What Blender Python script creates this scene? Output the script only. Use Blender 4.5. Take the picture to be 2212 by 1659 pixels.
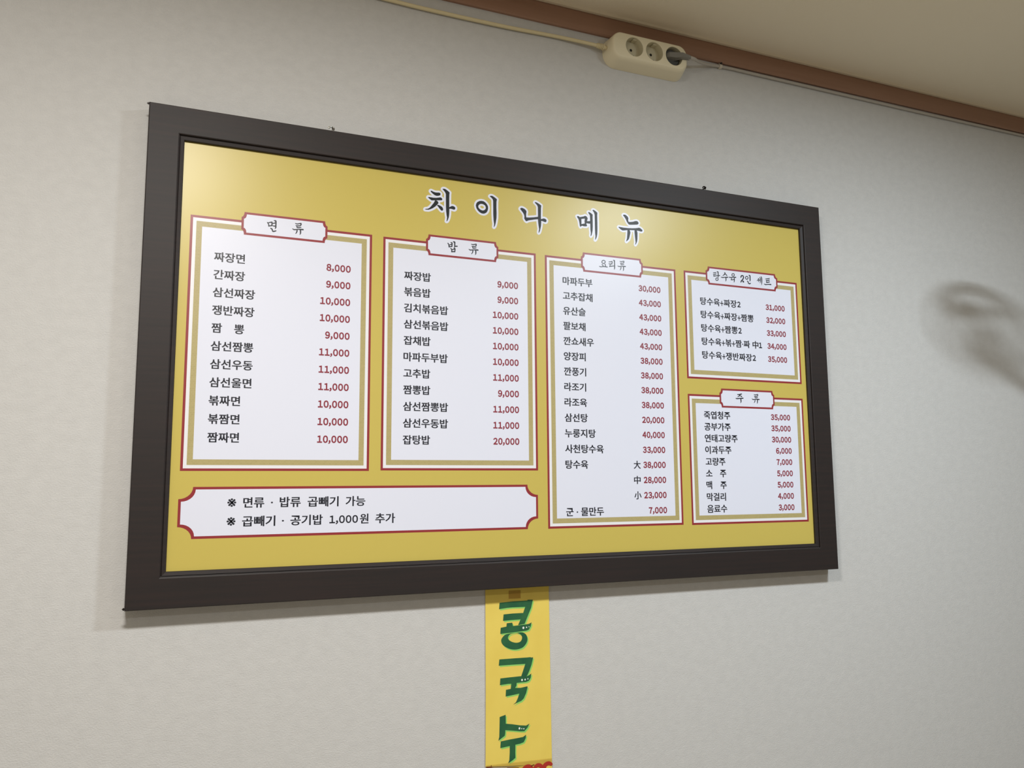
import bpy, bmesh, math, random
from mathutils import Vector, Matrix, noise
from mathutils.geometry import tessellate_polygon

SC = bpy.context.scene
COL = SC.collection
for _o in list(bpy.data.objects):
    bpy.data.objects.remove(_o, do_unlink=True)

# ------------------------------------------------------------------ camera
# Axes: X runs along the wall, Z is up, the papered wall is the plane Y = 0 and the room lies at Y < 0.
cam_d = bpy.data.cameras.new('camera')
cam_d.sensor_width = 36.0
cam_d.lens = 1775.0 / 2212.0 * 36.0
cam_d.clip_start = 0.02
cam = bpy.data.objects.new('camera', cam_d)
COL.objects.link(cam)
_r = Vector((0.92228245, -0.38644732, -0.00731708))
_d = Vector((0.04081556, 0.11619914, -0.99238695))
_f = Vector((0.38435552, 0.91496242, 0.12294149))
M = Matrix((( _r.x, -_d.x, -_f.x, 0.05469391), (_r.y, -_d.y, -_f.y, -1.59377282), (_r.z, -_d.z, -_f.z, 0.20469924), (0, 0, 0, 1)))
cam.matrix_world = M
SC.camera = cam

# ------------------------------------------------------------------ world, lamps, exposure
SC.view_settings.view_transform = 'Standard'
SC.view_settings.look = 'None'
SC.view_settings.exposure = 0.0
SC.view_settings.gamma = 1.0
SC.view_settings.use_curve_mapping = False
world = bpy.data.worlds.new('world')
SC.world = world
world.use_nodes = True
world.node_tree.nodes['Background'].inputs[0].default_value = (0.9, 0.95, 1.0, 1)
world.node_tree.nodes['Background'].inputs[1].default_value = 0.02

CEIL = 1.304
def ceiling_lamp(x, y, w, l, power, colour):
    ld = bpy.data.lights.new('ceiling_lamp', 'AREA')
    ld.shape = 'RECTANGLE'; ld.size = w; ld.size_y = l
    ld.energy = power; ld.color = colour
    o = bpy.data.objects.new('ceiling_lamp', ld)
    o.location = (x, y, CEIL - 0.02)
    COL.objects.link(o)
ceiling_lamp(-0.02, -1.30, 0.30, 0.16, 33.5, (1.0, 0.965, 0.915))
ceiling_lamp(1.68, -1.26, 0.26, 0.14, 29.5, (0.84, 0.935, 1.0))
ceiling_lamp(0.10, -2.70, 0.60, 0.16, 8.0, (1.0, 0.97, 0.93))
ceiling_lamp(1.66, -2.70, 0.60, 0.16, 8.0, (0.92, 0.97, 1.0))

# ------------------------------------------------------------------ materials
def mat(name, col, rough=0.6, spec=0.5, metal=0.0, bump=None, vary=None, alpha=1.0):
    m = bpy.data.materials.new(name); m.use_nodes = True
    nt = m.node_tree; b = nt.nodes['Principled BSDF']
    def lin(c): return tuple(((v / 255) / 12.92 if v / 255 <= 0.04045 else ((v / 255 + 0.055) / 1.055) ** 2.4) for v in c) + (1,)
    b.inputs['Base Color'].default_value = lin(col)
    b.inputs['Roughness'].default_value = rough
    b.inputs['Metallic'].default_value = metal
    b.inputs['Specular IOR Level'].default_value = spec
    b.inputs['Alpha'].default_value = alpha
    tc = nt.nodes.new('ShaderNodeTexCoord')
    if vary:                                   # (scale vector, second colour, contrast lo, hi)
        mp = nt.nodes.new('ShaderNodeMapping'); mp.inputs['Scale'].default_value = vary[0]
        nt.links.new(tc.outputs['Object'], mp.inputs['Vector'])
        n = nt.nodes.new('ShaderNodeTexNoise'); n.inputs['Scale'].default_value = 1.0; n.inputs['Detail'].default_value = 6
        nt.links.new(mp.outputs[0], n.inputs['Vector'])
        r = nt.nodes.new('ShaderNodeMapRange'); r.inputs['From Min'].default_value = vary[2]; r.inputs['From Max'].default_value = vary[3]
        nt.links.new(n.outputs['Fac'], r.inputs['Value'])
        mx = nt.nodes.new('ShaderNodeMix'); mx.data_type = 'RGBA'
        mx.inputs[6].default_value = lin(col); mx.inputs[7].default_value = lin(vary[1])
        nt.links.new(r.outputs[0], mx.inputs[0]); nt.links.new(mx.outputs[2], b.inputs['Base Color'])
    if bump:                                   # list of (scale vector, detail, distance)
        prev = None
        for sc, det, dist in bump:
            mp = nt.nodes.new('ShaderNodeMapping'); mp.inputs['Scale'].default_value = sc
            nt.links.new(tc.outputs['Object'], mp.inputs['Vector'])
            n = nt.nodes.new('ShaderNodeTexNoise'); n.inputs['Scale'].default_value = 1.0; n.inputs['Detail'].default_value = det
            nt.links.new(mp.outputs[0], n.inputs['Vector'])
            bp = nt.nodes.new('ShaderNodeBump'); bp.inputs['Distance'].default_value = dist; bp.inputs['Strength'].default_value = 1.0
            nt.links.new(n.outputs['Fac'], bp.inputs['Height'])
            if prev: nt.links.new(prev.outputs[0], bp.inputs['Normal'])
            prev = bp
        nt.links.new(prev.outputs[0], b.inputs['Normal'])
    return m

M_WALL = mat('woven_wallpaper', (205, 204, 202), 0.85, 0.2,
             bump=[((360, 360, 430), 2, 0.0006), ((110, 110, 140), 3, 0.0003)],
             vary=((45, 45, 60), (201, 200, 198), 0.35, 0.65))
M_CEIL = mat('ceiling_paper', (240, 230, 208), 0.9, 0.2, bump=[((180, 180, 180), 2, 0.0003)])
M_FLOOR = mat('light_floor', (160, 148, 130), 0.5)
M_PLAIN = mat('plain_wall', (200, 196, 188), 0.85, 0.2)
M_TRIM = mat('brown_moulding', (160, 124, 104), 0.45, 0.4, vary=((3, 60, 60), (150, 114, 94), 0.3, 0.7))
M_LIP = mat('cream_ceiling_edge', (225, 212, 188), 0.7)
M_FRAME = mat('dark_wood_grain', (37, 31, 30), 0.55, 0.38, vary=((5, 90, 160), (46, 35, 33), 0.4, 0.8), bump=[((6, 120, 220), 4, 0.00006)])
M_YEL = mat('yellow_print', (203, 184, 93), 0.35, 0.5)
M_WHITE = mat('white_print', (228, 231, 246), 0.36, 0.5)
M_CREAM = mat('warm_white_print', (236, 236, 240), 0.36, 0.5)
M_RED = mat('red_print', (148, 50, 56), 0.36, 0.5)
M_REDT = mat('red_price_ink', (142, 48, 62), 0.36, 0.5)
M_INK = mat('black_ink', (34, 36, 46), 0.36, 0.5)
M_TITLE = mat('title_ink', (30, 33, 35), 0.42, 0.36)
M_PAPER = mat('yellow_paper', (238, 213, 104), 0.7, 0.3, vary=((14, 14, 10), (232, 205, 96), 0.35, 0.7))
M_GREEN = mat('dark_green_paint', (36, 92, 62), 0.5, 0.4, vary=((30, 30, 30), (52, 108, 66), 0.4, 0.75))
M_LGREEN = mat('light_green_paint', (146, 214, 112), 0.6, 0.3)
M_WDOT = mat('white_paint', (240, 246, 240), 0.6, 0.3)
M_RPAINT = mat('red_paint', (176, 52, 40), 0.6, 0.3)
M_BPAINT = mat('brown_paint', (110, 52, 26), 0.6, 0.3)
M_TAPE = mat('brown_tape', (176, 110, 30), 0.3, 0.5, alpha=0.2)
M_CTAPE = mat('clear_tape', (190, 150, 50), 0.3, 0.5, alpha=0.16)
M_IVORY = mat('ivory_plastic', (238, 228, 198), 0.38, 0.5)
M_IVORY2 = mat('ivory_socket_plastic', (206, 198, 170), 0.45, 0.5)
M_CABLE = mat('cream_cable', (222, 208, 168), 0.5, 0.4)
M_GREY = mat('grey_plug_plastic', (128, 126, 120), 0.4, 0.5)
M_DGREY = mat('dark_grey_plastic', (78, 78, 74), 0.45, 0.5)
M_GCABLE = mat('light_grey_cable', (182, 176, 168), 0.5, 0.4)
M_HOLE = mat('dark_opening', (34, 32, 26), 0.8)
M_METAL = mat('bright_metal', (210, 208, 200), 0.25, 0.5, metal=1.0)
M_NAIL = mat('dark_nail', (44, 38, 34), 0.5, metal=0.6)
M_CLIP = mat('white_clip', (206, 198, 184), 0.5)

def gold_material():
    m = mat('gold_key_border', (178, 162, 104), 0.4, 0.5)
    nt = m.node_tree; b = nt.nodes['Principled BSDF']
    tc = nt.nodes.new('ShaderNodeTexCoord'); sp = nt.nodes.new('ShaderNodeSeparateXYZ'); cb = nt.nodes.new('ShaderNodeCombineXYZ')
    nt.links.new(tc.outputs['Object'], sp.inputs[0])
    nt.links.new(sp.outputs['X'], cb.inputs['X']); nt.links.new(sp.outputs['Z'], cb.inputs['Y'])
    br = nt.nodes.new('ShaderNodeTexBrick')
    nt.links.new(cb.outputs[0], br.inputs['Vector'])
    br.inputs['Scale'].default_value = 210
    br.inputs['Color1'].default_value = (0.46, 0.385, 0.17, 1); br.inputs['Color2'].default_value = (0.43, 0.36, 0.155, 1)
    br.inputs['Mortar'].default_value = (0.52, 0.445, 0.22, 1)
    br.inputs['Mortar Size'].default_value = 0.035
    br.inputs['Brick Width'].default_value = 1.2; br.inputs['Row Height'].default_value = 0.7
    nt.links.new(br.outputs['Color'], b.inputs['Base Color'])
    return m
M_GOLD = gold_material()

# ------------------------------------------------------------------ helpers
def obj(name, bm, mats, parent=None, smooth=False):
    me = bpy.data.meshes.new(name)
    bm.to_mesh(me); bm.free()
    for m in (mats if isinstance(mats, (list, tuple)) else [mats]): me.materials.append(m)
    if smooth:
        for p in me.polygons: p.use_smooth = True
    o = bpy.data.objects.new(name, me); COL.objects.link(o)
    if parent is not None:
        o.parent = parent
        w = Vector((0, 0, 0)); p = parent
        while p is not None: w += p.location; p = p.parent
        me.transform(Matrix.Translation(-w))           # meshes are drawn in room coordinates
    return o
def thing(name, label, cat, loc, group=None):
    o = bpy.data.objects.new(name, None); COL.objects.link(o)
    o.location = loc; o.empty_display_size = 0.05
    o['label'] = label; o['category'] = cat
    if group: o['group'] = group
    return o
def tag(o, label, cat, group=None):
    o['label'] = label; o['category'] = cat
    if group: o['group'] = group
    return o
def struct(name, bm, m):
    o = obj(name, bm, m); o['kind'] = 'structure'; return o
def add_box(bm, x0, x1, y0, y1, z0, z1, mi=0):
    v = [bm.verts.new(p) for p in ((x0,y0,z0),(x1,y0,z0),(x1,y1,z0),(x0,y1,z0),(x0,y0,z1),(x1,y0,z1),(x1,y1,z1),(x0,y1,z1))]
    for q in ((0,3,2,1),(4,5,6,7),(0,1,5,4),(1,2,6,5),(2,3,7,6),(3,0,4,7)):
        f = bm.faces.new([v[i] for i in q]); f.material_index = mi
def add_poly(bm, loops, y, mi=0):
    """a flat shape facing the room (-Y): first loop is the outline, the others are holes; points are (x, z)"""
    vl = [[Vector((p[0], y, p[1])) for p in lp] for lp in loops]
    flat = [v for lp in vl for v in lp]
    tris = tessellate_polygon([[Vector((v.x, v.z, 0)) for v in lp] for lp in vl])
    bv = [bm.verts.new(v) for v in flat]
    for t in tris:
        a, b, c = (flat[i] for i in t)
        n = (b.x - a.x) * (c.z - a.z) - (b.z - a.z) * (c.x - a.x)
        if abs(n) < 1e-14: continue
        try: f = bm.faces.new([bv[i] for i in (t if n > 0 else t[::-1])])
        except ValueError: continue
        f.material_index = mi
def add_sheet(bm, pts, y0, y1):
    """a thin flat sheet: outline (x, z) given counterclockwise, front at y0, back at y1"""
    a = [bm.verts.new((p[0], y0, p[1])) for p in pts]; b = [bm.verts.new((p[0], y1, p[1])) for p in pts]
    bm.faces.new(a); bm.faces.new(b[::-1]); n = len(a)
    for i in range(n): bm.faces.new((a[i], b[i], b[(i + 1) % n], a[(i + 1) % n]))
    bmesh.ops.recalc_face_normals(bm, faces=bm.faces)
def rect(x0, x1, z0, z1): return [(x0, z0), (x1, z0), (x1, z1), (x0, z1)]
def add_disc(bm, x, z, r, y, n=14, mi=0, sz=1.0):
    add_poly(bm, [[(x + r * math.cos(2 * math.pi * i / n), z + sz * r * math.sin(2 * math.pi * i / n)) for i in range(n)]], y, mi)
def catmull(P, n=6):
    if len(P) < 3: 
        return [tuple(a + (b - a) * k / n for a, b in zip(P[0], P[-1])) for k in range(n + 1)]
    out = []
    for i in range(len(P) - 1):
        p0, p1, p2, p3 = P[max(i - 1, 0)], P[i], P[i + 1], P[min(i + 2, len(P) - 1)]
        for k in range(n):
            t = k / n
            out.append(tuple(0.5 * (2 * b + (c - a) * t + (2 * a - 5 * b + 4 * c - d) * t * t + (3 * b - a - 3 * c + d) * t ** 3) for a, b, c, d in zip(p0, p1, p2, p3)))
    out.append(tuple(P[-1])); return out
def add_stroke(bm, pts, y, mi=0, n=5):
    """a brush stroke of changing width: (x, z, width)"""
    P = catmull(pts, n); L = []; R = []
    for i, p in enumerate(P):
        a = P[max(i - 1, 0)]; b = P[min(i + 1, len(P) - 1)]
        dx, dz = b[0] - a[0], b[1] - a[1]; l = math.hypot(dx, dz) or 1e-9
        w = max(p[2], 0.0001) / 2
        L.append((p[0] - dz / l * w, p[1] + dx / l * w)); R.append((p[0] + dz / l * w, p[1] - dx / l * w))
    for i in range(len(P) - 1):
        vs = [bm.verts.new((q[0], y, q[1])) for q in (R[i], R[i + 1], L[i + 1], L[i])]
        f = bm.faces.new(vs); f.material_index = mi
    add_disc(bm, P[0][0], P[0][1], P[0][2] / 2, y - 1.5e-6, 10, mi); add_disc(bm, P[-1][0], P[-1][1], P[-1][2] / 2, y - 3e-6, 10, mi)
def add_tube(bm, pts, r, seg=10, n=6, flat=1.0):
    P = [Vector(p) for p in catmull([tuple(p) for p in pts], n)]
    rings = []
    for i, p in enumerate(P):
        t = (P[min(i + 1, len(P) - 1)] - P[max(i - 1, 0)]).normalized()
        u = t.cross(Vector((0, 1, 0)))
        if u.length < 1e-4: u = t.cross(Vector((0, 0, 1)))
        u.normalize(); v = t.cross(u).normalized()
        rr = r(i / (len(P) - 1)) if callable(r) else r
        rings.append([bm.verts.new(p + u * math.cos(2 * math.pi * k / seg) * rr + v * math.sin(2 * math.pi * k / seg) * rr * flat) for k in range(seg)])
    for a, b in zip(rings, rings[1:]):
        for k in range(seg): bm.faces.new((a[k], a[(k + 1) % seg], b[(k + 1) % seg], b[k]))
    bm.faces.new(rings[0][::-1]); bm.faces.new(rings[-1])
def rrect(cx, cz, w, h, r, n=8):
    out = []
    for sx, sz, a0 in ((1, -1, -90), (1, 1, 0), (-1, 1, 90), (-1, -1, 180)):
        for k in range(n + 1):
            a = math.radians(a0 + 90 * k / n)
            out.append((cx + sx * (w / 2 - r) + r * math.cos(a), cz + sz * (h / 2 - r) + r * math.sin(a)))
    return out
def loft(bm, loops):
    """loops: list of lists of (x, y, z) with equal counts"""
    rs = [[bm.verts.new(p) for p in lp] for lp in loops]
    for a, b in zip(rs, rs[1:]):
        n = len(a)
        for k in range(n): bm.faces.new((a[k], a[(k + 1) % n], b[(k + 1) % n], b[k]))
    return rs

_glyphs = {}
def text_mesh(s, bold):
    """outlines of a line of type (1 em high) as points and faces"""
    if (s, bold) not in _glyphs:
        cu = bpy.data.curves.new('type', 'FONT'); cu.body = s; cu.offset = bold; cu.resolution_u = 3; cu.fill_mode = 'FRONT'
        o = bpy.data.objects.new('type', cu); COL.objects.link(o)
        bpy.context.view_layer.update()
        me = bpy.data.meshes.new_from_object(o.evaluated_get(bpy.context.evaluated_depsgraph_get()))
        _glyphs[(s, bold)] = ([(v.co.x, v.co.y) for v in me.vertices], [tuple(p.vertices) for p in me.polygons])
        bpy.data.objects.remove(o); bpy.data.curves.remove(cu); bpy.data.meshes.remove(me)
    return _glyphs[(s, bold)]
def add_digits(bm, s, base, height, y, right=None, left=None, adv=.01085, bold=.034):
    """figures set one by one at a fixed advance"""
    tot = sum(adv * (.46 if c == ',' else 1) for c in s)
    x = left if left is not None else right + adv * .06 - tot
    v0, _ = text_mesh('\uff10', bold); zw = max(v[0] for v in v0) - min(v[0] for v in v0); zh = max(v[1] for v in v0) - min(v[1] for v in v0); z0 = min(v[1] for v in v0)
    ky = height / zh; kx = adv * .88 / zw
    for c in s:
        a = adv * (.46 if c == ',' else 1)
        vs, fs = text_mesh(chr(ord(c) + 0xfee0), bold); x0 = min(v[0] for v in vs); x1 = max(v[0] for v in vs)
        ox = x + a / 2 - (x0 + x1) / 2 * kx - (.0004 if c == ',' else 0)
        bv = [bm.verts.new((ox + v[0] * kx, y, base + (v[1] - z0) * ky)) for v in vs]
        for f in fs:
            ar = sum(vs[f[i]][0] * vs[f[(i + 1) % len(f)]][1] - vs[f[i]][1] * vs[f[(i + 1) % len(f)]][0] for i in range(len(f)))
            try: bm.faces.new([bv[i] for i in (f if ar > 0 else f[::-1])])
            except ValueError: pass
        x += a
    return x
def add_text(bm, s, base, em, y, left=None, right=None, sx=1.0, bold=0.010, mi=0):
    """ink starts at LEFT and/or ends at RIGHT; with both the line is fitted between them"""
    vs, fs = text_mesh(s, bold)
    x0 = min(v[0] for v in vs); x1 = max(v[0] for v in vs)
    k = em * sx
    if left is not None and right is not None: k = (right - left) / (x1 - x0)
    ox = left - x0 * k if left is not None else right - x1 * k
    for dx, yy in ((-.012, y), (.012, y - .00004)):
        bv = [bm.verts.new((ox + (v[0] + dx) * k, yy, base + v[1] * em)) for v in vs]
        for f in fs:
            a = 0.0
            for i in range(len(f)):
                p, q = vs[f[i]], vs[f[(i + 1) % len(f)]]; a += p[0] * q[1] - p[1] * q[0]
            try: nf = bm.faces.new([bv[i] for i in (f if a > 0 else f[::-1])])
            except ValueError: continue
            nf.material_index = mi
# ------------------------------------------------------------------ drawn lettering, in millimetres on the board
TITLE = [('fill',[(534.6,808.7),(535.8,809.8),(537.9,809.5),(540.6,808.3),(544.8,807.5),(549.0,807.6),(552.6,808.2),(554.9,807.6),(556.4,805.9),(555.8,803.4),(553.9,801.8),(550.2,800.7),(546.6,800.5),(543.0,801.7),(539.4,804.0),(536.4,806.5)]),('fill',[(529.3,794.5),(530.6,795.8),(534.0,795.7),(540.0,795.5),(546.6,796.0),(552.1,797.2),(555.7,798.3),(557.8,797.7),(559.9,795.8),(560.2,794.1),(558.7,792.4),(554.5,791.7),(548.5,791.0),(541.9,790.0),(537.1,789.3),(534.1,791.1)]),('fill',[(544.4,790.3),(547.3,790.6),(550.0,789.2),(551.6,787.0),(551.2,784.2),(548.5,780.9),(544.9,777.2),(540.1,773.3),(534.8,770.2),(530.0,768.4),(526.4,768.2),(523.2,768.2),(524.1,769.5),(528.8,770.4),(532.4,772.6),(536.5,777.3),(540.7,783.2),(543.1,787.1)]),('fill',[(548.5,780.6),(550.9,781.6),(554.5,780.7),(558.2,779.2),(560.9,776.8),(562.1,773.7),(561.5,771.2),(559.4,769.9),(557.3,770.7),(554.0,774.1),(550.9,777.9)]),('fill',[(560.5,816.4),(562.0,817.7),(565.9,817.8),(569.6,815.9),(573.2,813.6),(576.0,811.2),(575.4,806.9),(575.2,796.1),(575.3,781.1),(575.5,772.1),(575.2,764.9),(574.3,758.2),(572.5,752.6),(570.4,749.2),(569.1,748.7),(569.9,751.7),(570.5,757.1),(569.4,762.4),(568.5,770.0),(568.0,780.1),(567.8,795.1),(567.7,807.1),(565.9,810.8),(562.9,814.3)]),('fill',[(572.7,778.3),(574.8,779.2),(577.6,781.1),(580.9,783.0),(584.3,783.1),(587.3,781.7),(588.7,779.5),(588.0,777.0),(586.4,775.6),(583.7,775.8),(580.0,776.6),(576.4,776.4),(572.7,775.6)]),('ring',[(634.0,790.8),(635.0,795.2),(637.5,798.9),(641.9,801.6),(646.3,802.7),(651.3,802.4),(655.7,800.1),(659.2,796.5),(661.4,792.5),(661.7,788.3),(660.7,783.3),(658.5,779.3),(655.0,776.4),(651.2,775.1),(646.8,775.4),(642.4,777.3),(638.4,780.8),(635.3,785.5)],[(639.3,789.7),(640.6,792.9),(643.7,795.4),(647.5,796.2),(651.3,795.5),(654.8,793.5),(656.6,790.1),(656.0,786.3),(653.1,783.2),(649.7,781.9),(645.6,782.6),(642.1,784.6),(640.0,787.0)]),('fill',[(665.6,814.9),(667.8,816.7),(671.0,816.8),(674.2,815.7),(678.0,813.4),(681.9,810.9),(680.9,804.9),(680.7,792.5),(681.0,780.3),(680.7,769.2),(679.0,759.2),(677.4,752.9),(675.9,749.7),(674.5,748.6),(674.9,752.0),(675.2,755.7),(674.0,764.1),(673.3,776.3),(673.3,791.6),(673.2,806.3),(672.0,809.9),(669.1,812.6)]),('fill',[(735.5,796.4),(737.0,798.4),(739.3,799.3),(742.6,798.8),(746.5,797.1),(749.5,794.7),(750.6,792.0),(749.7,786.9),(749.5,782.5),(750.0,779.2),(757.6,779.9),(766.8,781.5),(773.5,783.0),(780.2,784.7),(780.1,778.8),(773.4,777.8),(766.8,776.2),(760.1,774.5),(755.5,773.3),(752.9,772.0),(750.2,770.5),(748.3,771.5),(746.3,774.0),(745.0,776.7),(745.6,780.2),(744.8,784.4),(742.5,788.5),(739.3,792.1)]),('fill',[(770.2,814.9),(771.9,816.5),(774.5,816.0),(778.5,814.4),(782.5,812.4),(785.8,810.3),(785.1,803.9),(784.7,785.0),(784.8,778.7),(785.3,772.5),(784.6,764.3),(783.2,757.9),(781.8,752.7),(780.1,749.1),(778.7,748.0),(779.1,751.8),(780.1,756.9),(779.5,760.6),(778.6,766.7),(777.7,774.7),(777.7,790.4),(777.6,806.1),(775.8,809.9),(772.5,813.0)]),('fill',[(782.8,779.1),(788.1,780.7),(791.1,781.9),(794.2,781.7),(796.8,780.5),(798.3,778.2),(797.4,775.2),(795.4,773.9),(792.7,774.4),(789.4,775.2),(786.7,775.8),(782.7,774.4)]),('ring',[(872.6,796.5),(875.0,797.8),(877.4,797.4),(879.5,795.8),(884.0,797.0),(889.7,798.6),(893.2,800.5),(896.3,799.8),(898.7,797.2),(899.7,794.7),(898.6,792.0),(897.9,789.3),(896.7,785.3),(896.0,782.0),(897.0,779.9),(897.8,778.1),(896.2,776.6),(891.3,776.0),(887.1,776.2),(885.4,776.9),(882.9,775.1),(880.8,773.5),(879.5,776.2),(878.9,781.3),(877.9,786.9),(876.3,791.2),(873.9,794.1)],[(883.6,792.0),(892.0,793.9),(892.3,792.5),(891.5,787.9),(892.1,782.6),(883.7,780.3)]),('fill',[(895.7,786.8),(898.6,788.9),(902.1,789.1),(907.0,790.4),(906.9,784.3),(902.7,783.5),(899.5,783.8),(895.6,783.9)]),('fill',[(900.9,809.0),(902.5,810.4),(905.3,809.9),(908.8,808.1),(912.3,805.6),(912.0,800.1),(912.1,791.1),(912.0,778.2),(911.3,768.4),(909.9,761.9),(908.4,757.2),(906.6,755.2),(906.1,756.0),(907.0,762.2),(906.0,769.8),(905.8,780.6),(905.6,796.7),(905.2,803.1),(903.1,806.1)]),('fill',[(911.8,815.2),(913.9,816.8),(916.8,816.2),(920.6,814.1),(924.4,811.3),(923.9,804.1),(924.0,792.5),(923.9,779.6),(923.7,769.2),(923.0,761.4),(921.4,754.2),(919.5,750.1),(917.2,747.6),(917.8,751.2),(918.4,756.4),(917.6,764.7),(917.4,775.6),(917.5,791.7),(917.4,805.9),(915.9,810.9),(913.5,813.8)]),('fill',[(990.6,813.8),(992.4,815.6),(996.1,815.8),(999.7,814.3),(1003.3,811.4),(1004.7,808.0),(1003.8,803.9),(1004.8,800.1),(1010.3,800.4),(1016.3,801.6),(1021.5,803.6),(1025.9,804.6),(1029.2,803.7),(1031.4,800.7),(1030.2,797.6),(1027.2,796.1),(1017.5,794.7),(1009.4,793.6),(1005.7,793.7),(1002.5,796.6),(1000.1,800.2),(998.0,804.5),(995.2,808.8)]),('fill',[(977.9,784.1),(979.3,785.4),(984.3,785.1),(991.6,784.8),(1002.6,785.1),(1013.6,785.9),(1022.5,787.1),(1027.7,788.2),(1032.1,789.4),(1035.8,788.6),(1040.2,785.5),(1041.2,783.7),(1040.1,781.5),(1037.1,780.7),(1033.4,781.4),(1029.0,781.9),(1020.8,782.0),(1009.8,781.1),(999.5,779.8),(991.4,778.2),(987.8,777.9),(983.5,779.9)]),('fill',[(1001.4,781.3),(1006.1,781.9),(1008.2,778.5),(1009.0,775.0),(1007.6,769.6),(1005.9,762.9),(1004.0,758.7),(1000.3,755.4),(997.3,752.8),(997.7,755.4),(999.3,759.5),(1000.2,766.8),(1000.8,773.4)]),('fill',[(1020.1,783.5),(1024.6,784.0),(1026.7,780.7),(1027.7,776.5),(1027.4,768.6),(1027.0,761.3),(1025.6,755.2),(1023.2,750.4),(1021.1,747.9),(1021.0,749.1),(1022.0,753.5),(1021.3,761.3),(1020.4,769.1),(1019.8,777.6)])]
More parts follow.
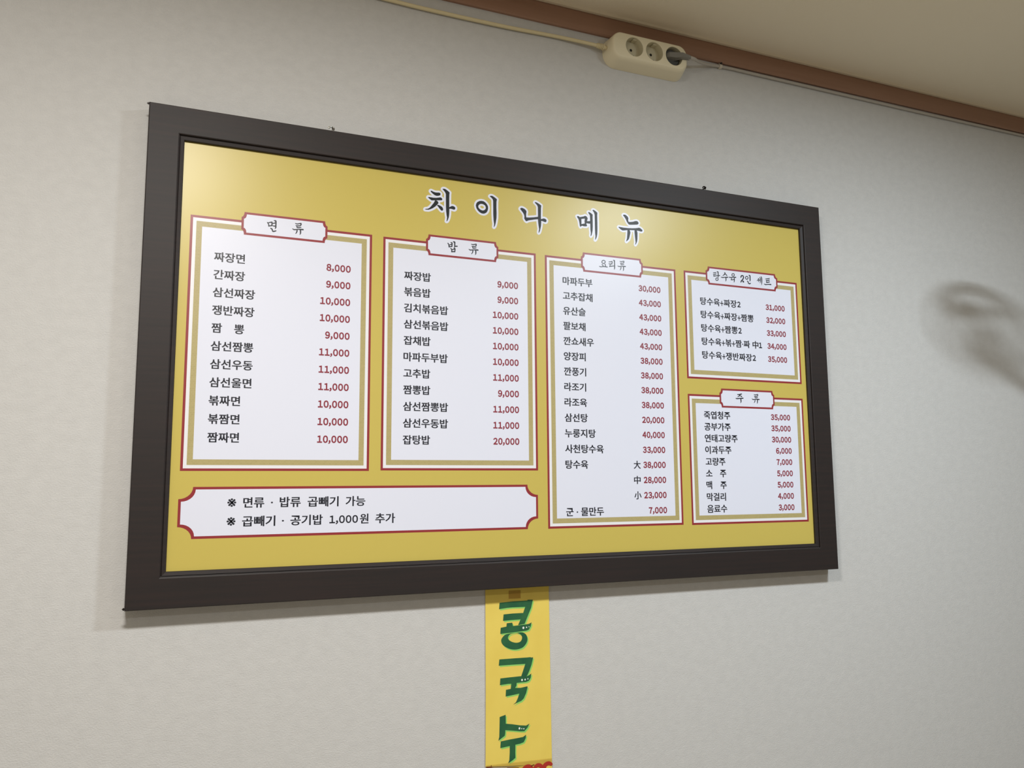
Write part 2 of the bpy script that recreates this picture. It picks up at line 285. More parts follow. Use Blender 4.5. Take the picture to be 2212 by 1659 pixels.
HEAD = [[[(213.1,703.4,1.6),(215.3,700.6,2.0),(216.1,696.6,2.2)],[(215.2,703.1,1.8),(219.4,704.4,2.2),(221.7,704.9,2.4)],[(221.3,704.8,2.4),(221.8,701.4,2.4),(221.1,698.0,2.2)],[(215.8,696.6,2.2),(218.8,697.5,2.2),(221.5,698.1,2.2)],[(222.1,702.2,1.6),(224.8,703.2,2.0),(227.8,704.2,2.2)],[(222.6,698.2,1.4),(225.3,697.7,2.2),(228.0,698.0,2.4)],[(225.4,708.2,1.6),(228.1,708.1,3.0),(228.8,705.5,2.6),(228.8,698.9,2.4),(228.7,695.2,2.4),(227.2,692.0,0.5)],[(219.7,692.5,2.2),(222.1,691.2,2.6),(222.7,688.4,2.0)],[(222.7,688.2,2.0),(224.1,687.1,2.6),(227.1,687.9,2.4),(229.4,688.9,1.8)],[(265.1,707.4,1.6),(268.3,706.9,2.0),(272.2,708.0,2.0),(275.3,708.8,2.2)],[(275.3,708.8,2.4),(275.6,707.0,2.4),(274.6,704.4,2.0)],[(266.0,703.3,1.6),(269.9,703.4,2.0),(274.6,704.4,2.0)],[(268.0,702.7,1.6),(268.0,701.1,1.8),(268.4,699.7,2.0)],[(268.4,699.7,2.0),(272.0,700.3,2.2),(275.5,701.1,1.8)],[(259.9,696.4,1.4),(263.1,695.1,2.2),(268.5,696.2,1.8),(274.4,696.9,2.4),(279.5,697.0,2.8)],[(268.3,695.7,2.0),(268.2,692.0,2.2),(266.4,688.1,1.4),(265.4,687.3,0.5)],[(274.6,696.5,2.4),(274.9,692.8,2.6),(274.8,688.6,2.0),(273.5,686.2,0.4)]],[[(572.5,702.2,2.2),(574.3,699.5,2.2),(575.0,694.7,2.5)],[(575.0,698.5,1.8),(578.1,699.9,2.0),(580.9,701.1,2.0)],[(578.6,704.4,1.6),(581.1,703.8,2.7),(581.3,699.8,2.5),(580.9,696.2,2.5)],[(575.0,695.1,2.2),(578.1,695.7,2.2),(581.3,696.5,2.3)],[(583.8,706.6,1.6),(586.8,706.2,3.2),(587.2,703.2,2.7),(587.2,698.7,2.5),(586.8,695.1,1.8)],[(587.3,696.9,2.3),(590.0,697.7,2.5),(592.5,697.9,2.5)],[(578.6,692.0,2.0),(580.4,690.0,2.2),(580.9,684.9,2.2)],[(580.4,689.1,2.0),(584.5,690.6,2.0),(587.7,691.2,2.0)],[(585.4,693.2,1.6),(587.5,692.5,2.5),(587.7,689.0,2.3),(587.3,685.6,2.3)],[(580.4,685.1,2.2),(584.1,685.7,2.5),(587.5,686.0,2.3)],[(624.0,705.7,1.6),(627.2,705.2,2.0),(631.2,706.2,2.0),(634.4,707.0,2.2)],[(634.4,707.0,2.4),(634.6,705.1,2.4),(633.6,702.4,2.0)],[(624.8,701.5,1.6),(628.8,701.5,2.0),(633.6,702.4,2.0)],[(626.8,700.8,1.6),(626.8,699.1,1.8),(627.2,697.6,2.0)],[(627.2,697.6,2.0),(630.8,698.2,2.2),(634.4,699.0,1.8)],[(618.4,694.3,1.4),(621.6,693.0,2.2),(627.2,694.0,1.8),(633.2,694.6,2.4),(638.4,694.7,2.8)],[(627.0,693.5,2.0),(626.8,689.6,2.2),(624.8,685.6,1.4),(623.8,684.8,0.5)],[(633.4,694.2,2.4),(633.6,690.4,2.6),(633.4,686.0,2.0),(632.0,683.5,0.4)]],[[(941.7,699.8,2.1),(941.2,698.2,2.1),(940.0,696.9,2.1),(938.3,696.0,2.1),(936.4,695.8,2.1),(934.7,696.3,2.1),(933.5,697.4,2.1),(933.1,698.9,2.1),(933.6,700.5,2.1),(934.8,701.9,2.1),(936.5,702.7,2.1),(938.4,702.9,2.1),(940.1,702.4,2.1),(941.3,701.3,2.1),(941.7,699.8,2.1)],[(933.2,692.6,2.0),(935.5,691.7,2.4),(935.7,688.6,1.8)],[(940.9,694.3,2.4),(942.1,692.3,2.4),(941.4,689.2,1.8)],[(926.5,688.3,1.4),(929.9,687.3,2.0),(935.9,688.3,1.8),(941.8,688.7,2.2),(946.5,688.6,2.4)],[(951.3,700.9,1.8),(954.9,701.3,2.0),(959.3,702.5,2.2)],[(959.5,702.3,2.2),(959.4,699.8,2.2),(957.8,696.8,1.8)],[(950.8,696.5,1.8),(954.4,696.4,2.0),(959.1,696.9,2.2)],[(954.6,696.3,1.6),(953.9,693.5,1.8),(952.5,689.9,1.8)],[(952.5,690.5,2.2),(956.4,691.4,2.2),(963.7,692.7,2.0)],[(962.1,705.7,1.4),(965.1,705.0,3.1),(965.3,702.0,2.7),(965.5,694.3,2.7),(965.3,688.1,2.5),(964.2,684.1,0.6)],[(979.4,705.0,1.5),(982.5,704.5,1.9),(986.5,705.5,1.9),(989.7,706.3,2.1)],[(989.7,706.3,2.2),(989.8,704.4,2.2),(988.7,701.8,1.9)],[(980.1,700.9,1.5),(984.0,700.9,1.9),(988.7,701.8,1.9)],[(982.0,700.2,1.5),(982.0,698.6,1.7),(982.3,697.1,1.9)],[(982.3,697.1,1.9),(985.9,697.7,2.1),(989.4,698.5,1.7)],[(973.6,693.9,1.3),(976.7,692.6,2.0),(982.2,693.5,1.7),(988.1,694.1,2.2),(993.3,694.2,2.6)],[(982.0,693.1,1.9),(981.7,689.3,2.0),(979.7,685.3,1.3),(978.7,684.5,0.4)],[(988.3,693.7,2.2),(988.4,689.9,2.4),(988.1,685.7,1.9),(986.7,683.2,0.4)]],[[(1233.4,702.7,1.6),(1237.3,703.1,2.0),(1241.4,704.1,2.0)],[(1233.3,699.1,1.6),(1237.6,699.3,2.0),(1241.7,700.5,2.0)],[(1234.9,698.6,1.6),(1234.6,696.1,1.8),(1234.5,694.3,2.0)],[(1234.5,694.5,2.2),(1240.8,695.9,2.0),(1247.1,696.9,2.0),(1252.0,697.8,2.0)],[(1243.7,706.2,1.3),(1246.8,705.9,3.1),(1247.4,703.1,2.7),(1247.4,697.3,2.5),(1246.9,692.4,1.8)],[(1247.0,688.3,1.9),(1246.5,687.0,1.9),(1245.5,685.8,1.9),(1244.0,685.1,1.9),(1242.4,684.9,1.9),(1241.0,685.4,1.9),(1240.0,686.4,1.9),(1239.7,687.7,1.9),(1240.1,689.0,1.9),(1241.2,690.2,1.9),(1242.7,690.9,1.9),(1244.3,691.1,1.9),(1245.7,690.6,1.9),(1246.7,689.6,1.9),(1247.0,688.3,1.9)],[(1266.4,705.9,2.7),(1267.8,704.6,2.7),(1264.7,701.0,2.5),(1259.7,697.9,0.7)],[(1268.2,703.0,1.4),(1270.6,701.1,2.7),(1272.5,699.9,2.5)],[(1255.7,694.4,1.6),(1259.5,693.6,2.2),(1267.3,694.9,2.0),(1274.7,695.6,2.9)],[(1269.3,694.5,2.7),(1269.6,690.4,2.7),(1269.2,687.5,2.2),(1267.8,684.9,0.7)],[(1294.9,703.2,1.9),(1294.4,701.8,1.9),(1293.3,700.6,1.9),(1291.6,699.8,1.9),(1289.9,699.6,1.9),(1288.3,700.1,1.9),(1287.3,701.1,1.9),(1287.0,702.5,1.9),(1287.4,703.9,1.9),(1288.6,705.1,1.9),(1290.2,705.9,1.9),(1292.0,706.1,1.9),(1293.5,705.6,1.9),(1294.5,704.6,1.9),(1294.9,703.2,1.9)],[(1278.4,696.5,1.6),(1283.0,695.7,2.3),(1290.9,697.1,2.0),(1298.5,697.6,2.7)],[(1286.9,696.1,1.6),(1286.0,693.2,1.8),(1284.2,690.1,1.8)],[(1284.7,690.4,2.3),(1288.6,690.7,2.0),(1293.1,692.0,2.0)],[(1293.8,696.3,2.3),(1294.1,691.8,2.5),(1293.6,687.7,2.3),(1292.7,684.5,0.7)],[(1313.7,699.2,3.1),(1314.9,702.4,3.1),(1317.8,703.8,2.8),(1320.8,702.5,3.1),(1321.2,698.8,3.1),(1318.4,693.9,3.1),(1314.3,689.8,3.3),(1313.0,686.9,2.3)],[(1319.6,689.3,4.4),(1320.4,688.9,4.6),(1320.8,688.7,4.1)],[(1334.9,699.8,2.1),(1334.5,698.2,2.1),(1333.3,696.9,2.1),(1331.7,696.1,2.1),(1329.9,695.9,2.1),(1328.4,696.5,2.1),(1327.4,697.6,2.1),(1327.1,699.1,2.1),(1327.5,700.6,2.1),(1328.7,702.0,2.1),(1330.3,702.8,2.1),(1332.0,702.9,2.1),(1333.6,702.4,2.1),(1334.6,701.3,2.1),(1334.9,699.8,2.1)],[(1337.8,706.4,2.1),(1340.8,705.3,3.1),(1340.9,700.1,3.1),(1340.8,694.5,2.8),(1339.8,691.2,0.8)],[(1332.3,691.4,2.3),(1334.4,689.7,2.8),(1335.1,687.0,2.3)],[(1335.1,686.5,2.6),(1338.7,685.5,2.8),(1341.9,687.1,1.8)],[(1365.5,701.5,1.6),(1366.6,699.7,2.3),(1361.2,694.7,1.3)],[(1365.3,698.2,1.6),(1366.3,695.9,2.3),(1366.2,692.6,1.3)],[(1366.4,696.4,1.8),(1371.0,698.0,2.1)],[(1370.2,704.5,1.6),(1371.5,702.0,2.4),(1371.4,695.0,2.3),(1370.3,689.5,0.8)],[(1374.3,706.3,2.1),(1375.8,702.4,2.9),(1375.6,693.0,2.6),(1374.6,684.9,0.6)],[(1387.8,702.1,1.8),(1393.6,702.9,2.1),(1399.7,704.4,2.1)],[(1388.8,698.9,1.8),(1393.3,698.6,2.4),(1399.2,700.1,2.4)],[(1390.4,697.6,1.6),(1389.9,693.3,2.1)],[(1390.2,693.4,2.4),(1394.8,694.3,2.4),(1399.5,695.6,2.1)],[(1383.0,688.7,1.8),(1387.0,687.7,2.4),(1394.5,688.8,2.1),(1403.2,689.3,2.9)]],[[(1289.4,414.1,2.0),(1294.5,414.3,2.4),(1300.9,415.7,2.7)],[(1296.9,414.0,2.4),(1294.3,411.1,2.4),(1288.4,407.9,0.7)],[(1296.8,411.6,1.3),(1299.1,410.5,2.4),(1301.0,409.8,2.7)],[(1284.1,404.8,1.8),(1288.2,404.2,2.4),(1296.5,405.2,2.2),(1304.7,405.9,2.9)],[(1298.4,404.5,2.9),(1298.6,400.2,2.9),(1298.5,397.0,2.4),(1296.9,394.1,0.7)],[(1337.4,415.8,1.5),(1340.7,415.1,1.9),(1344.9,415.9,1.9),(1348.3,416.4,2.1)],[(1348.3,416.4,2.3),(1348.4,414.6,2.3),(1347.2,412.1,1.9)],[(1338.0,411.8,1.5),(1342.2,411.5,1.9),(1347.2,412.1,1.9)],[(1340.1,411.0,1.5),(1340.0,409.4,1.7),(1340.3,408.0,1.9)],[(1340.3,408.0,1.9),(1344.1,408.3,2.1),(1347.9,408.9,1.7)],[(1331.0,405.4,1.3),(1334.2,403.9,2.1),(1340.1,404.5,1.7),(1346.4,404.7,2.3),(1351.9,404.5,2.7)],[(1339.9,404.1,1.9),(1339.5,400.4,2.1),(1337.2,396.7,1.3),(1336.1,396.0,0.5)],[(1346.6,404.3,2.3),(1346.6,400.7,2.5),(1346.2,396.6,1.9),(1344.6,394.3,0.4)]]]
BANNER = [('fill',[(692.2,-31.3),(720.2,-30.3),(753.2,-30.4),(755.3,-29.0),(766.4,-29.7),(762.5,-45.2),(756.4,-57.8),(747.2,-77.1),(732.8,-78.3),(738.4,-67.4),(719.9,-67.4),(699.6,-67.7),(700.8,-55.0),(720.0,-54.4),(744.4,-54.8),(748.9,-43.1),(720.1,-42.3),(709.3,-42.5),(691.0,-44.0)]),('fill',[(694.4,-81.0),(707.0,-79.5),(707.7,-72.9),(719.9,-72.5),(721.2,-79.3),(747.2,-78.3),(756.9,-77.5),(763.1,-74.9),(761.0,-82.7),(756.7,-89.2),(751.2,-90.8),(726.5,-91.9),(693.4,-93.1)]),('ring',[(695.3,-105.9),(698.1,-100.1),(704.8,-95.1),(715.7,-93.5),(729.2,-93.3),(740.2,-93.2),(748.4,-96.5),(752.5,-102.9),(753.1,-110.3),(749.6,-117.4),(742.6,-123.5),(733.0,-126.0),(723.5,-126.2),(712.7,-123.6),(703.3,-118.6),(697.3,-112.7)],[(710.2,-101.6),(714.3,-95.8),(723.8,-93.7),(733.3,-94.8),(740.1,-99.6),(741.2,-105.7),(737.3,-111.5),(729.1,-113.1),(719.6,-110.8),(712.8,-106.6)]),('fill',[(691.1,-142.8),(726.1,-143.4),(752.0,-144.1),(759.6,-144.0),(761.0,-144.9),(765.8,-144.9),(762.2,-158.6),(757.2,-170.3),(752.3,-179.6),(747.5,-183.0),(738.0,-181.9),(743.6,-167.9),(748.1,-156.4),(719.2,-155.5),(689.7,-154.9)]),('fill',[(693.0,-180.0),(711.9,-179.7),(737.5,-179.7),(749.7,-181.4),(755.9,-179.6),(761.4,-176.2),(759.9,-184.8),(755.8,-190.4),(749.6,-192.2),(728.6,-192.0),(728.2,-197.4),(725.2,-201.4),(737.3,-202.5),(750.9,-201.0),(752.9,-201.6),(749.4,-213.8),(743.9,-224.0),(738.4,-228.2),(730.3,-230.4),(720.9,-233.5),(726.9,-229.4),(731.1,-221.5),(734.2,-213.5),(717.0,-215.1),(704.3,-216.1),(705.1,-203.2),(715.5,-202.3),(716.7,-192.5),(710.5,-192.1),(691.9,-192.9)]),('fill',[(691.2,-254.2),(704.1,-251.3),(704.2,-268.6),(717.9,-271.1),(735.3,-275.2),(748.7,-277.2),(756.2,-274.2),(751.4,-282.0),(744.6,-287.7),(736.5,-287.0),(717.8,-283.4),(703.2,-280.9),(702.9,-287.0),(701.8,-291.5),(696.5,-294.4),(688.0,-299.5),(690.0,-292.4),(690.7,-275.0)]),('fill',[(693.2,-301.2),(711.0,-299.9),(731.0,-299.1),(741.8,-298.4),(748.5,-294.7),(747.4,-301.6),(743.0,-308.8),(734.9,-310.7),(724.8,-311.4),(724.4,-325.9),(724.7,-336.4),(718.7,-340.3),(708.7,-345.1),(711.4,-339.4),(712.4,-324.4),(712.5,-312.3),(692.1,-313.9)])]
DOTS = [(744.4,-84.6,4.2),(751.5,-84.2,2.6),(757.1,-83.3,1.7),(740.4,-187.4,3.8),(747.3,-187.2,3.1),(753.5,-186.4,2.3),(733.9,-280.9,3.8),(739.0,-282.0,2.0),(743.5,-282.7,2.3)]
SHEET = {'fold': [(659.8,-342.2),(803.9,-346.8)],'edge': [(706.7,-352.7),(743.9,-354.7),(803.0,-356.2)],'red': [[(741.2,-359.0,6.3),(746.6,-356.2,7.5),(753.3,-356.0,7.6),(758.7,-359.6,7.6),(760.6,-364.6,7.6)],[(765.3,-366.4,7.6),(768.1,-358.5,7.6),(774.3,-356.4,7.6),(780.4,-359.5,7.6),(780.9,-367.3,7.6)],[(786.4,-368.0,8.9),(788.6,-358.8,8.9),(796.8,-355.7,7.7),(803.0,-358.3,6.4)]],'brown': [[(706.7,-353.3,2.5),(730.5,-356.5,2.7)],[(661.7,-347.4,1.5),(663.7,-345.3,1.7)],[(665.6,-348.5,1.5),(667.5,-345.3,1.7)],[(670.1,-348.5,1.5),(672.1,-344.1,1.7)],[(662.4,-346.9,1.2),(674.0,-347.3,1.5)],[(758.0,-356.6,1.5),(762.1,-354.8,1.8),(764.8,-354.5,1.5)]]}
TAPE = [(712.2,-8.3),(738.9,-8.8),(738.8,-25.2),(712.1,-24.9)]
# ------------------------------------------------------------------ the room
XL, XR, YB, ZF = -1.3, 4.4, -5.2, -1.25
bm = bmesh.new(); add_box(bm, XL - 0.1, XR + 0.1, 0.0, 0.1, ZF - 0.1, CEIL + 0.1); struct('wall_back', bm, M_WALL)
bm = bmesh.new(); add_box(bm, XL - 0.1, XL, YB, 0.0, ZF, CEIL); struct('wall_left', bm, M_PLAIN)
bm = bmesh.new(); add_box(bm, XR, XR + 0.1, YB, 0.0, ZF, CEIL); struct('wall_right', bm, M_PLAIN)
bm = bmesh.new(); add_box(bm, XL - 0.1, XR + 0.1, YB - 0.1, YB, ZF, CEIL); struct('wall_front', bm, M_PLAIN)
bm = bmesh.new(); add_box(bm, XL - 0.1, XR + 0.1, YB - 0.1, 0.0, CEIL, CEIL + 0.1); struct('ceiling', bm, M_CEIL)
bm = bmesh.new(); add_box(bm, XL - 0.1, XR + 0.1, YB - 0.1, 0.0, ZF - 0.1, ZF); struct('floor', bm, M_FLOOR)
# brown moulding under the ceiling, with a rounded lower edge
bm = bmesh.new()
prof = [(0.0, 1.2515), (-0.006, 1.2515), (-0.0085, 1.2545), (-0.0085, 1.296), (-0.0065, 1.3), (0.0, 1.3)]
loft(bm, [[(XL, y, z) for y, z in prof], [(XR, y, z) for y, z in prof]])
bmesh.ops.recalc_face_normals(bm, faces=bm.faces); struct('trim_1', bm, M_TRIM)
bm = bmesh.new()
prof = [(0.0, 1.3), (-0.014, 1.3), (-0.017, 1.304), (0.0, 1.304)]
loft(bm, [[(XL, y, z) for y, z in prof], [(XR, y, z) for y, z in prof]])
bmesh.ops.recalc_face_normals(bm, faces=bm.faces); struct('trim_2', bm, M_LIP)

# ------------------------------------------------------------------ the menu board
BW, BH, YF, YP = 1.56, 0.9017, -0.035, -0.025     # outer width and height, face of the frame, face of the print
board = thing('menu_board', 'large dark-framed yellow menu board with five white price lists, hung on the wall', 'menu board', (BW / 2, 0, 0))
prof = [(0.0, 0.0), (0.0, -0.0335), (0.0015, YF), (0.0512, YF), (0.0528, -0.0342), (0.0532, -0.0308), (0.0543, -0.0302), (0.0553, -0.0318), (0.0610, -0.0306), (0.0620, -0.0296), (0.0620, -0.0222)]
bm = bmesh.new(); rows = []
for d, y in prof:
    rows.append([bm.verts.new(p) for p in ((d, y, d), (BW - d, y, d), (BW - d, y, BH - d), (d, y, BH - d))])
for a, b in zip(rows, rows[1:]):
    for k in range(4): bm.faces.new((a[k], a[(k + 1) % 4], b[(k + 1) % 4], b[k]))
fr = obj('frame', bm, M_FRAME, board)
for z0 in (0.001, BH - 0.0048):                      # little folded corners sticking out at the left
    bm = bmesh.new(); add_box(bm, -0.0038, 0.001, -0.034, -0.031, z0, z0 + 0.0042)
    bmesh.ops.bevel(bm, geom=bm.edges[:], offset=0.0012, segments=2, affect='EDGES'); obj('corner_bracket', bm, M_NAIL, board)
bm = bmesh.new(); add_box(bm, 0.0600, BW - 0.0600, YP, -0.0215, 0.0600, BH - 0.0600)
obj('menu_sheet', bm, M_YEL, board)['label'] = 'glossy yellow printed sheet'

def notched(x0, x1, z0, z1, rx, rz, n=7):
    out = []
    for cx, cz, a0 in ((x1, z0, 180), (x1, z1, 270), (x0, z1, 0), (x0, z0, 90)):
        for k in range(n + 1):
            a = math.radians(a0 - 90 * k / n)
            out.append((cx + rx * math.cos(a), cz + rz * math.sin(a)))
    return out
L1, L2, L3, L4, L5, L6 = (YP - 0.00012 * k for k in range(1, 7))
EM, HM = 0.0204, 0.0196
def panel(label, box, plaque, nrx, rows, base, pitch, left, right, sx=1.04, dadv=.01085):
    x0, x1, z0, z1 = box
    bm = bmesh.new()
    add_poly(bm, [rect(x0, x1, z0, z1), rect(x0 + .0045, x1 - .0045, z0 + .0045, z1 - .0045)], L1, 0)
    add_poly(bm, [rect(x0 + .0045, x1 - .0045, z0 + .0045, z1 - .0045)], L1, 1)
    p = obj('list_panel', bm, [M_RED, M_CREAM], board); p['label'] = label
    bm = bmesh.new()
    add_poly(bm, [rect(x0 + .0105, x1 - .0105, z0 + .0105, z1 - .0105), rect(x0 + .0205, x1 - .0205, z0 + .0205, z1 - .0205)], L2)
    obj('gold_border', bm, M_GOLD, p)
    bm = bmesh.new(); add_poly(bm, [rect(x0 + .0205, x1 - .0205, z0 + .0205, z1 - .0205)], L2); obj('list_ground', bm, M_WHITE, p)
    a0, a1, c0, c1 = plaque; t = .0042
    bm = bmesh.new()
    add_poly(bm, [notched(a0, a1, c0, c1, nrx, .0099)], L3, 0)
    add_poly(bm, [notched(a0 + t, a1 - t, c0 + t, c1 - t, nrx, .0088)], L4, 1)
    obj('heading_plaque', bm, [M_RED, M_WHITE], p)
    ss = heading_strokes(label); n0 = 0
    for n in LETTERS[_hs[label]]:
        bm = bmesh.new()
        for i, s in enumerate(ss[n0:n0 + n]): add_stroke(bm, s, L5 - i * 6e-6)
        obj('heading_letter', bm, M_INK, p); n0 += n
    for i, r in enumerate(rows):
        b = base - pitch * i; name, price = r[0], r[1]
        if name:
            bm = bmesh.new()
            for k, w in enumerate(name.split('|')):
                if '+' in w: add_mixed(bm, w, b, L5, left)
                else: add_text(bm, w, b, HM, L5, left=left if k == 0 else r[2], sx=sx)
            obj('dish_name', bm, M_INK, p)
        if price:
            bm = bmesh.new(); add_digits(bm, price, b, .0141, L5, right=right, adv=dadv); obj('price', bm, M_REDT, p)
        if len(r) > 2 and name == '' or len(r) > 3:
            bm = bmesh.new(); add_text(bm, r[-1], b, .0188, L5, left=1.0022, right=1.0195 if r[-1] != '中' else 1.0185, bold=.006); obj('size_mark', bm, M_INK, p)
    return p
def add_mixed(bm, s, b, y, left):
    x = left - .0007; a = .0193
    for c in s:
        if c == '+': add_text(bm, '\uff0b', b, .0155, y, left=x + .0004, right=x + .0092, bold=.03); x += .0100
        elif c in '12': x = add_digits(bm, c, b, .0141, y, left=x + .0003, adv=.0108)
        elif c == '·': add_text(bm, c, b, HM, y, left=x + .0008, right=x + .0036, bold=.01); x += .0046
        elif c == ' ': x += .0058
        else:
            w = text_mesh(c, .010)[0]; x0 = min(v[0] for v in w)
            add_text(bm, c, b, HM, y, left=x + x0 * .0205, sx=1.045); x += a
_hs = {}; LETTERS = ((9, 8), (10, 8), (4, 6, 8), (6, 4, 5, 2, 4, 5, 5), (5, 8))     # strokes in each brushed letter
def heading_strokes(label):
    return [[(a / 1000, b / 1000, w / 1000) for a, b, w in s] for s in HEAD[_hs[label]]]
N1, N2, N3, N4, N5 = ('first price list at the left, of noodle dishes', 'second price list from the left, of rice dishes',
    'tall third price list, of cooked dishes', 'short price list at the upper right, of sets for two', 'small price list at the lower right, of drinks')
_hs.update({N1: 0, N2: 1, N3: 2, N4: 3, N5: 4})
panel(N1, (.0777, .4143, .2350, .7023), (.1666, .3262, .6750, .7187), .0049,
      [('짜장면', '8,000'), ('간짜장', '9,000'), ('삼선짜장', '10,000'), ('쟁반짜장', '10,000'), ('짬|뽕', '9,000', .1604), ('삼선짬뽕', '11,000'),
       ('삼선우동', '11,000'), ('삼선울면', '11,000'), ('볶짜면', '10,000'), ('볶짬면', '10,000'), ('짬짜면', '10,000')], .6204, .03328, .1210, .3728)
panel(N2, (.4371, .7712, .2360, .7012), (.5257, .6844, .6728, .7165), .0052,
      [('짜장밥', '9,000'), ('볶음밥', '9,000'), ('김치볶음밥', '10,000'), ('삼선볶음밥', '10,000'), ('잡채밥', '10,000'), ('마파두부밥', '10,000'),
       ('고추밥', '11,000'), ('짬뽕밥', '9,000'), ('삼선짬뽕밥', '11,000'), ('삼선우동밥', '11,000'), ('잡탕밥', '20,000')], .6187, .03301, .4807, .7290)
panel(N3, (.7930, 1.1271, .1155, .7004), (.8810, 1.0390, .6724, .7160), .0050,
      [('마파두부', '30,000'), ('고추잡채', '43,000'), ('유산슬', '43,000'), ('팔보채', '43,000'), ('깐쇼새우', '43,000'), ('양장피', '38,000'), ('깐풍기', '38,000'),
       ('라조기', '38,000'), ('라조육', '38,000'), ('삼선탕', '20,000'), ('누룽지탕', '40,000'), ('사천탕수육', '33,000'), ('탕수육', '38,000', None, '大'), ('', '28,000', '中'), ('', '23,000', '小'),
       ('군 · 물만두', '7,000')], .6404, .03324, .8351, 1.0845)
panel(N4, (1.1500, 1.4840, .4468, .7006), (1.2119, 1.4238, .6732, .7167), .0066,
      [('탕수육+짜장2', '31,000'), ('탕수육+짜장+짬뽕', '32,000'), ('탕수육+짬뽕2', '33,000'), ('탕수육+볶+짬·짜 中1', '34,000'), ('탕수육+쟁반짜장2', '35,000')],
      .6245, .0319, 1.1927, 1.4420)
panel(N5, (1.1499, 1.4843, .1144, .4108), (1.2380, 1.3976, .3821, .4266), .0052,
      [('죽엽청주', '35,000'), ('공부가주', '35,000'), ('연태고량주', '30,000'), ('이과두주', '6,000'), ('고량주', '7,000'), ('소|주', '5,000', 1.2310), ('맥|주', '5,000', 1.2310),
       ('막걸리', '4,000'), ('음료수', '3,000')], .3562, .02675, 1.1924, 1.4424)

# the note at the lower left
bm = bmesh.new()
add_poly(bm, [notched(.0770, .7702, .1160, .2068, .0237, .0212)], L1, 0)
add_poly(bm, [notched(.0770 + .0045, .7702 - .0045, .1160 + .0045, .2068 - .0045, .0237, .0212)], L2, 1)
np_ = obj('note_panel', bm, [M_RED, M_WHITE], board); np_['label'] = 'wide white notched note under the two left price lists'
for base, items in ((.1706, (('※', .1591, .1737), ('면류', .1862, .2224), ('·', .2345, .2376), ('밥류', .2500, .2874), ('곱빼기', .3004, .3572), ('가능', .3709, .4080))),
                    (.1372, (('※', .1589, .1735), ('곱빼기', .1853, .2427), ('·', .2548, .2580), ('공기밥', .2700, .3283), ('1,000', .3412, .3960), ('원', .3985, .4147), ('추가', .4283, .4665)))):
    bm = bmesh.new()
    for s, a, b in items:
        if s[0] == '1': add_digits(bm, s, base, .0148, L3, left=a - .0012, adv=.01245, bold=.028)
        elif s == '※': add_text(bm, s, base - .0012, .027, L3, left=a, right=b, bold=.006)
        else: add_text(bm, s, base, .0203, L3, left=a, right=b, bold=.012)
    obj('note_line', bm, M_INK, np_)

# the brush-written title with its white outline
m_ = .0042
for n0, n1 in ((0, 6), (6, 8), (8, 11), (11, 15), (15, 19)):
    ol = bmesh.new(); yy = L1
    for kind, *lps in TITLE[n0:n1]:
        for lp in lps:
            P = [(a / 1000, b / 1000) for a, b in lp]
            for i, p in enumerate(P):
                q = P[(i + 1) % len(P)]; dx, dz = q[0] - p[0], q[1] - p[1]; l = math.hypot(dx, dz) or 1e-9
                ux, uz = -dz / l * m_, dx / l * m_
                yy -= 6e-7
                add_poly(ol, [[(p[0] + ux, p[1] + uz), (p[0] - ux, p[1] - uz), (q[0] - ux, q[1] - uz), (q[0] + ux, q[1] + uz)]], yy)
                yy -= 6e-7; add_disc(ol, p[0], p[1], m_, yy, 14)
    bm = bmesh.new(); yt = yy - .00012
    for kind, *lps in TITLE[n0:n1]:
        add_poly(bm, [[(a / 1000, b / 1000) for a, b in lp] for lp in lps], yt); yt -= 2e-6
    tl = obj('title_letter', bm, M_TITLE, board)
    obj('white_outline', ol, M_WHITE, tl)

# two small hooks the board hangs from
for x, z, lb in ((.3315, .9108, 'small bright wall hook over the left half of the menu board'), (1.2238, .9108, 'small dull wall hook over the right half of the menu board')):
    h = thing('wall_hook', lb, 'hook', (x, 0, z), 'hooks over the menu board')
    m = M_METAL if x < 1 else M_NAIL
    bm = bmesh.new(); add_tube(bm, [(x + .003, -.0002, z + .003), (x + .003, -.012, z + .0035), (x + .001, -.016, z + .006), (x - .004, -.018, z + .0045), (x - .006, -.018, z + .0012)], .0016, 8); obj('hook_arm', bm, m, h, True)
    bm = bmesh.new(); add_tube(bm, [(x + .0045, -.012, z + .0012), (x + .0052, -.014, z + .0045), (x + .0042, -.015, z + .0055)], .0018, 8); obj('hook_tip', bm, m, h, True)

